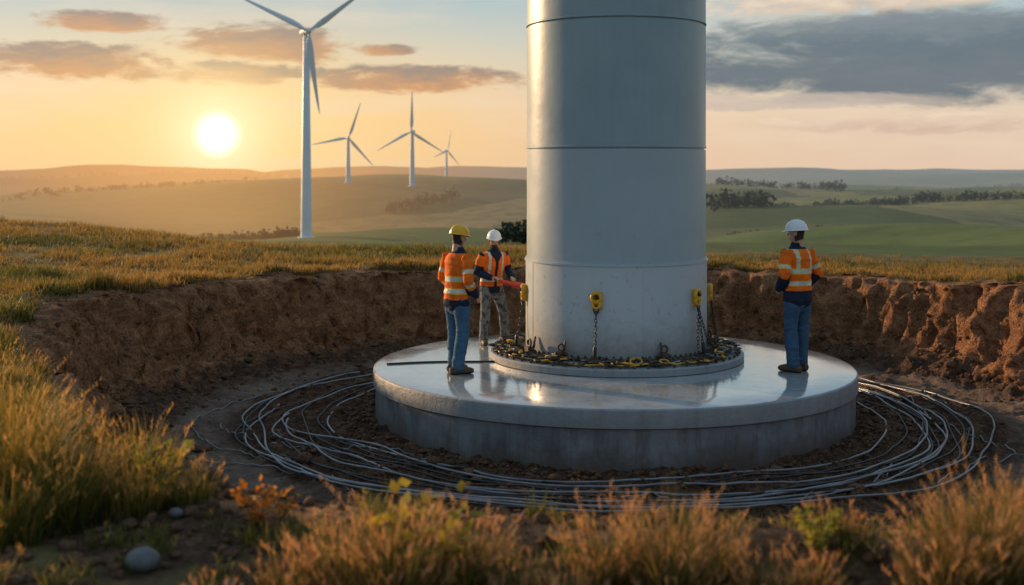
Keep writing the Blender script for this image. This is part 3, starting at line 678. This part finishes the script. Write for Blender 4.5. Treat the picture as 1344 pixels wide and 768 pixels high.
def person(loc,yaw,sc,style,arms,legs,head_yaw,head_pitch,lean,helmet):
    e=empty('construction_worker',loc,math.radians(yaw),sc)
    def off(z): return lean*(z-.95)
    g=G()
    g.add(tubegeo([(0,0,.80),(0,-.005,.90),(0,-.005,.98),(0,0,1.06)],[(.165,.118),(.188,.135),(.180,.130),(.160,.115)],(1,0,0),24))
    for sd,L in zip((-1,1),legs):
        H,K,A=[Vector(q) for q in L['j']]
        g.add(tubegeo([H+Vector((0,0,.04)),H.lerp(K,.3),H.lerp(K,.7),K,K.lerp(A,.3),K.lerp(A,.7),A+Vector((0,0,-.01))],[(.099,.108),(.098,.108),(.084,.090),(.077,.083),(.080,.086),(.074,.079),(.074,.082)],(1,0,0),18))
    def dtr(c): return .007*fbm(c[:,0]*9,c[:,1]*9,c[:,2]*16,500,3)+.010*np.maximum(fbm(c[:,0]*6,c[:,1]*6,c[:,2]*30,501,2),0)*(.3+ss(.45,.2,c[:,2])+ss(.12,0,np.abs(c[:,2]-.52)))*1.6
    me=remesh('trousers',g,.010,4,dtr);mats=[m_camo] if style=='B' else [m_jn if style=='A' else m_jn2]
    mk_obj('trousers',me,mats,e)
    g=G()
    for L in legs:
        A=Vector(L['j'][2]);f=math.radians(L['toe']);D=Vector((math.sin(-f),math.cos(f),0));S=Vector((math.cos(f),math.sin(f),0));z=A.z-.10
        b=Vector((A.x,A.y,z))
        g.add(tubegeo([b-D*.085+Vector((0,0,.045)),b-D*.04+Vector((0,0,.05)),b+D*.04+Vector((0,0,.05)),b+D*.12+Vector((0,0,.042)),b+D*.185+Vector((0,0,.034))],[(.040,.05),(.044,.058),(.047,.056),(.052,.046),(.043,.035)],S,16))
        g.add(tubegeo([b+Vector((0,0,.05)),b+Vector((0,0,.12)),b+Vector((0,0,.20))],[(.048,.055),(.052,.058),(.056,.062)],S,16))
    me=remesh('boots',g,.008,3)
    setmats(me,lambda c:(c[:,2]<.022)*1);mk_obj('boots',me,[m_boot,m_sole],e)
    g=G()
    zs=[(.86,.200,.146),(.95,.196,.148),(1.05,.186,.140),(1.15,.190,.140),(1.26,.208,.146),(1.36,.212,.146),(1.43,.194,.134),(1.475,.140,.108),(1.51,.088,.084)]
    g.add(tubegeo([(0,off(z)+(.01 if z>1.2 else 0),z) for z,_,_ in zs],[(a,b) for _,a,b in zs],(1,0,0),28))
    g.add(tubegeo([(0,off(1.5)-.0,1.48),(0,off(1.5)+.005,1.56)],[(.072,.074),(.070,.070)],(1,0,0),20,False))
    AJ=[]
    for sd,A in zip((-1,1),arms):
        S,E,W=[Vector(q) for q in A['j']];S.y+=off(1.45);S.x+=sd*.008;E.x+=sd*.012;AJ.append((S,E,W))
        g.add(tubegeo([Vector((sd*.10,off(1.45),1.425)),S,S.lerp(E,.35),S.lerp(E,.75),E,E.lerp(W,.3),E.lerp(W,.75),W],[.074,.078,.072,.064,.062,.060,.052,.047],(1,0,0),16))
    def djk(c): return .008*fbm(c[:,0]*8,c[:,1]*8,c[:,2]*12,510,3)+.012*np.maximum(fbm(c[:,0]*5,c[:,1]*5,c[:,2]*24,511,2),0)
    me=remesh('jacket',g,.010,3,djk)
    def cls(c):
        out=np.zeros(len(c));x,y,z=c.T
        ds=[];ts=[]
        for S,E,W in AJ:
            d1,t1=segd(c,S,E);d2,t2=segd(c,E,W);u=d1<d2;ds.append(np.where(u,d1,d2));ts.append(np.where(u,t1,1+t2))
        da=np.minimum(ds[0],ds[1]);tt=np.where(ds[0]<ds[1],ts[0],ts[1])
        arm=(da<.086)&((np.abs(x)>.195)|(tt>.45))&~((np.abs(x)<.18)&(da>.066))
        tor=~arm
        o_=0;NV=1;RF=2;RY=3
        if style in 'AC':
            out[tor&(z<(.92 if style=='A' else .985))]=NV;out[z>1.485]=NV
            for zc in ((1.02,1.17) if style=='A' else (1.075,1.22)):
                out[tor&(np.abs(z-zc)<.032)]=RY;out[tor&(np.abs(z-zc)<.022)]=RF
            v=tor&(z>(1.2 if style=='C' else 9))&(z<1.485);out[v&(np.abs(np.abs(x)-.105)<.026)]=RY;out[v&(np.abs(np.abs(x)-.105)<.018)]=RF
            out[arm&(tt>(1.45 if style=='A' else 1.0))]=NV
            for q in ((.62,1.2) if style=='A' else (.62,)):
                out[arm&(np.abs(tt-q)<.10)]=RY;out[arm&(np.abs(tt-q)<.07)]=RF
        else:
            out[arm]=NV;out[tor&(z<.93)]=NV;out[z>1.49]=NV
            f=tor&(y>0)&(np.abs(x)<.022+.10*ss(1.30,1.5,z));out[f]=NV
            out[tor&~f&(np.abs(z-1.03)<.026)]=RF
            v=tor&(z>1.03)&(z<1.485)&(np.abs(np.abs(x)-.115)<.019);out[v]=RF
            out[arm&(np.abs(tt-.3)<.3)]=o_
        return out
    setmats(me,cls);mk_obj('jacket',me,[m_or,m_nv,m_rf,m_ry],e)
    for i,(sd,A) in enumerate(zip((-1,1),arms)):
        W=Vector(A['j'][2]);hand(W,A['hd'],A['hn'],A.get('ts',sd),A['curl'],m_glv if style=='B' and sd<0 else m_skin,e,'hand_%d'%(i+1))
    HE=bpy.data.objects.new('head_group',None);scene.collection.objects.link(HE);HE.parent=e;HE.location=(0,off(1.56)+.005,1.565);HE.rotation_euler=(math.radians(head_pitch),0,math.radians(head_yaw))
    g=G()
    hs=[(0,.026,.078,.035),(.02,.043,.089,.0),(.05,.057,.090,-.045),(.085,.067,.088,-.082),(.12,.073,.086,-.094),(.15,.076,.092,-.099),(.185,.074,.082,-.096),(.215,.056,.055,-.072)]
    g.add(tubegeo([(0,(f+b)/2,z) for z,w,f,b in hs],[(w,(f-b)/2) for z,w,f,b in hs],(1,0,0),24))
    g.add(tubegeo([(0,-.02,-.07),(0,-.02,.0),(0,-.02,.07)],[(.058,.058),(.055,.057),(.055,.06)],(1,0,0),18))
    g.add(tubegeo([(0,.086,.128),(0,.100,.105),(0,.110,.088)],[(.008,.008),(.011,.011),(.016,.012)],(1,0,0),10))
    g.add(tubegeo([(-.045,.084,.138),(0,.090,.140),(.045,.084,.138)],[.010,.010,.010],(0,0,1),10))
    for s in(-1,1):
        g.add(tubegeo([(s*.076,-.012,.078),(s*.082,-.02,.10),(s*.083,-.024,.128)],[(.007,.012),(.009,.020),(.008,.017)],(1,0,0),10))
    g.add(tubegeo([(-.022,.090,.052),(0,.096,.053),(.022,.090,.052)],[(.008,.008)]*3,(0,0,1),8))
    def hairmask(c):
        x,y,z=c.T;return ((y<.005)&(z>.015-.3*(y+.02))&~((np.abs(x)>.074)&(y>-.05)&(z<.14)&(z>.06)))|(z>.165)
    def dh(c):
        x,y,z=c.T;eye=np.exp(-(((np.abs(x)-.032)/.014)**2+((z-.117)/.010)**2))*(y>.05)
        return .006*hairmask(c)-.007*eye
    me=remesh('head',g,.0055,3,dh)
    def ch(c):
        x,y,z=c.T;o_=np.zeros(len(c));o_[hairmask(c)]=1
        o_[(y>.08)&(np.abs(z-.053)<.008)&(np.abs(x)<.024)]=2
        o_[(y>.06)&(np.abs(z-.139)<.005)&(np.abs(x)>.014)&(np.abs(x)<.048)]=1
        if style=='B': o_[(z<.040)&(z>.0)&(y>-.03)&(y<.2)&(o_==0)&(z+.3*np.abs(x)<.06)]=1
        return o_
    setmats(me,ch);mk_obj('head',me,[m_skin,m_hair,m_lip],HE)
    ge=G();gi=G()
    for s in(-1,1):
        ge.add(tubegeo([(s*.032,.070,.117),(s*.032,.082,.117)],[.0115,.009],(1,0,0),12));gi.add(tubegeo([(s*.032,.083,.117),(s*.032,.0875,.117)],[.0055,.004],(1,0,0),10))
    ge.obj('eyes',m_eye,HE);gi.obj('irises',m_iris,HE)
    V=[];Fc=[];ns=48;nr=12
    for i in range(nr+1):
        ph=math.pi/2*i/nr
        for k in range(ns):
            a=2*math.pi*k/ns;ca,sa=math.cos(a),math.sin(a);r=math.cos(ph)
            x=.112*r*ca;y=.136*r*sa-.003;z=.150+.122*math.sin(ph)**.9 if ph>0 else .150
            if abs(x)<.014 and ph>.3: z+=.006
            V.append((x,y,z))
    for i in range(nr):
        for k in range(ns): Fc.append((i*ns+k,i*ns+(k+1)%ns,(i+1)*ns+(k+1)%ns,(i+1)*ns+k))
    b=len(V)
    for ring,(ex,dz) in enumerate(((.012,-.006),(.014,-.010),(-.006,-.008))):
        for k in range(ns):
            a=2*math.pi*k/ns;ca,sa=math.cos(a),math.sin(a);fr=max(0,sa)**3*.040 if ring<2 else 0
            V.append(((.112+ex)*ca,(.136+ex+fr)*sa-.003,.150+dz-fr*.25))
    for k in range(ns):
        k2=(k+1)%ns;Fc.append((k,b+k,b+k2,k2))
        for q in(0,1): Fc.append((b+q*ns+k,b+(q+1)*ns+k,b+(q+1)*ns+k2,b+q*ns+k2))
    mk_obj('safety_helmet',mk_mesh('safety_helmet',V,Fc),helmet,HE,True,50)
    return e
def leg(sd,k,a,toe,hip=None): return {'j':[hip or (sd*.095,0,.90),k,a],'toe':toe}
Z=.654
person((-.68,14.98,Z),-52,1.0,'A',
  [{'j':[(-.195,-.005,1.43),(-.255,-.04,1.16),(-.19,.15,1.0)],'hd':(.35,.85,-.35),'hn':(.9,-.3,0),'curl':.45},
   {'j':[(.195,-.005,1.43),(.262,-.03,1.16),(.215,.13,.965)],'hd':(-.25,.75,-.6),'hn':(-.9,-.3,0),'curl':.45}],
  [leg(-1,(-.10,.025,.50),(-.105,.03,.10),6),leg(1,(.10,.015,.50),(.10,-.06,.10),-14)],4,-8,.02,m_hy)
wb=(-.30,17.55,Z)
person(wb,-152,.90,'B',
  [{'j':[(-.195,.01,1.43),(-.27,.03,1.17),(-.24,.26,1.07)],'hd':(.3,.85,.0),'hn':(.3,-.1,-.9),'curl':.75,'ts':1},
   {'j':[(.195,.01,1.43),(.26,.02,1.16),(.12,.22,1.08)],'hd':(-.55,.75,.05),'hn':(-.2,-.1,-.9),'curl':.75,'ts':-1}],
  [leg(-1,(-.17,.10,.49),(-.24,.02,.10),22),leg(1,(.12,.03,.50),(.17,.06,.10),-16)],-18,-8,.14,m_hw)
te2=empty('hydraulic_torque_tool',wb,math.radians(-152),.90)
m_red=simple('red_tool_paint',(.70,.06,.025),.4)
A0=Vector((.14,.27,1.07));A1=Vector((-.46,.44,.90))
g=G();g.add(tubegeo([A0.lerp(A1,f) for f in (.22,.30,.55,.62,.85,.87,1.0)],[.024,.030,.036,.052,.060,.040,.032],(0,0,1),20));g.obj('tool_body',m_red,te2,True,50)
g=G();g.add(tubegeo([A0,A0.lerp(A1,.24)],[.018,.018],(0,0,1),12));g.add(tubegeo([A0.lerp(A1,1.0),A0.lerp(A1,1.06)],[.026,.024],(0,0,1),12));g.add(tubegeo([A0.lerp(A1,.5),A0.lerp(A1,.5)+Vector((0,0,-.10))],[.014,.014],(1,0,0),10));g.obj('tool_grips',m_blk,te2)
person((3.57,15.1,Z),34,1.03,'C',
  [{'j':[(-.195,-.005,1.43),(-.27,-.05,1.17),(-.185,.13,1.0)],'hd':(.45,.75,-.35),'hn':(.8,-.3,0),'curl':.5},
   {'j':[(.195,-.005,1.43),(.285,-.06,1.17),(.19,.12,.99)],'hd':(-.45,.75,-.4),'hn':(-.8,-.3,0),'curl':.5}],
  [leg(-1,(-.10,.02,.50),(-.105,-.03,.10),10),leg(1,(.095,.02,.50),(.10,.03,.10),-10)],22,-4,.01,m_hw)

# ------------------------------------------------------------ world
w=bpy.data.worlds.new('World');scene.world=w;w.use_nodes=True;t=NT(w.node_tree)
bg=t.n['Background']
D=t.new('ShaderNodeTexCoord').outputs['Generated'];sp=t.new('ShaderNodeSeparateXYZ');t.put(sp.inputs[0],D)
u=t.m('ARCTAN2',sp.outputs[0],sp.outputs[1]);v=sp.outputs[2]
sky=t.new('ShaderNodeTexSky',sky_type='NISHITA');sky.sun_disc=False;sky.sun_elevation=SUN_EL;sky.sun_rotation=SUN_AZ
sky.air_density=1.2;sky.dust_density=2
cool=t.ramp(t.rng(v,0,.6),[(0,(.78,.58,.44)),(.08,(.76,.61,.48)),(.16,(.58,.61,.55)),(.24,(.38,.51,.56)),(.5,(.27,.40,.50)),(1,(.20,.33,.47))])
su,sv_=-.2395,.0300
du=t.m('SUBTRACT',u,su);dv=t.m('SUBTRACT',v,sv_)
def gauss(a,b): return t.m('EXPONENT',t.m('MULTIPLY',t.m('ADD',t.m('POWER',t.m('DIVIDE',du,a),2),t.m('POWER',t.m('DIVIDE',dv,b),2)),-1))
c=t.mix(t.m('MULTIPLY',gauss(.36,.066),.85),cool,(.94,.56,.23))
c=t.mix(t.m('MULTIPLY',gauss(.18,.070),.75),c,(1.0,.71,.32))
uv=t.comb(t.m('MULTIPLY',u,7),t.m('MULTIPLY',v,26),0)
nz=t.noise(uv,1.5,7,.62,0,.6);nb=t.noise(uv,4.5,6,.65,0,.4)
nf=t.m('SUBTRACT',t.m('ADD',t.m('MULTIPLY',nz,.65),t.m('MULTIPLY',nb,.35)),.5)
nz2=t.noise(t.comb(t.m('MULTIPLY',u,3),t.m('MULTIPLY',v,18),3),1.6,5,.6)
c=t.mix(t.m('MULTIPLY',t.rng(nz2,.48,.70),.45),c,(.88,.70,.54))
def cloud(c,u0,v0,a,b,col,col2,op,amp=4.8,soft=.7):
    x=t.m('SUBTRACT',u,u0);y=t.m('SUBTRACT',v,v0)
    e=t.m('SUBTRACT',1,t.m('ADD',t.m('POWER',t.m('DIVIDE',x,a),2),t.m('POWER',t.m('DIVIDE',y,b),2)))
    e=t.m('MAXIMUM',e,-3)
    d=t.rng(t.m('ADD',e,t.m('MULTIPLY',nf,amp)),.0,soft,0,op,True)
    cc=t.mix(t.rng(t.m('ADD',t.m('DIVIDE',y,b),t.m('MULTIPLY',nf,6)),-.9,.9),col,col2)
    return t.mix(d,c,cc)
lc=(.66,.31,.13);lc2=(.29,.22,.20)
for q in ((-.340,.085,.085,.019),(-.204,.104,.088,.018),(-.230,.079,.058,.012),(-.083,.0765,.098,.013),(-.33,.116,.055,.011),(-.11,.100,.03,.006)):
    c=cloud(c,*q,lc,lc2,.94)
c=cloud(c,.27,.143,.15,.022,(.66,.50,.38),(1.0,.86,.66),.92)
c=cloud(c,.37,.089,.32,.042,(.135,.17,.21),(.095,.14,.19),.97,2.2,.7)
c=cloud(c,.36,.110,.24,.018,(.13,.17,.21),(.27,.30,.33),.6,4,1.2)
c=cloud(c,.33,.038,.14,.009,(.60,.40,.33),(.85,.68,.52),.75)
c=cloud(c,.20,.056,.15,.008,(.44,.38,.36),(.66,.53,.45),.6)
c=t.mix(t.m('MULTIPLY',gauss(.080,.055),.82),c,(1.05,.74,.33))
c=t.mix(t.m('MULTIPLY',gauss(.036,.034),.92),c,(1.2,1.0,.60))
disc=t.rng(t.m('ADD',t.m('POWER',t.m('DIVIDE',du,.014),2),t.m('POWER',t.m('DIVIDE',dv,.014),2)),.0,2.4,1,0,True)
c=t.mix(disc,c,(1.8,1.6,1.15))
back=t.rng(sp.outputs[1],.25,-.5,0,1,True)
c=t.mix(t.m('MULTIPLY',back,.9),c,t.ramp(t.rng(v,0,1),[(0,(.24,.32,.38)),(.5,(.27,.39,.50)),(1,(.2,.33,.47))]))
bgN=t.new('ShaderNodeBackground');t.put(bgN.inputs[0],sky.outputs[0]);bgN.inputs[1].default_value=.012
t.put(bg.inputs[0],c);bg.inputs[1].default_value=.97
ad=t.new('ShaderNodeAddShader');t.l.new(bg.outputs[0],ad.inputs[0]);t.l.new(bgN.outputs[0],ad.inputs[1]);t.l.new(ad.outputs[0],t.n['World Output'].inputs[0])
s=bpy.data.lights.new('sun','SUN');s.energy=5.0;s.angle=math.radians(.6);s.color=(1,.64,.34)
so=bpy.data.objects.new('sun',s);scene.collection.objects.link(so)
dv_=Vector((math.sin(SUN_AZ)*math.cos(SUN_EL),math.cos(SUN_AZ)*math.cos(SUN_EL),math.sin(SUN_EL)))
so.rotation_euler=dv_.to_track_quat('Z','Y').to_euler();so.location=dv_*60
cd=bpy.data.cameras.new('camera');co=bpy.data.objects.new('camera',cd);scene.collection.objects.link(co)
co.location=(0,0,CZ);co.rotation_euler=(math.radians(90),0,0)
cd.sensor_width=36;cd.lens=36*F/1344;cd.shift_y=-(384-225)/1344;cd.clip_end=30000;cd.clip_start=.1
cd.dof.use_dof=True;cd.dof.focus_distance=15.5;cd.dof.aperture_fstop=1.6
scene.camera=co
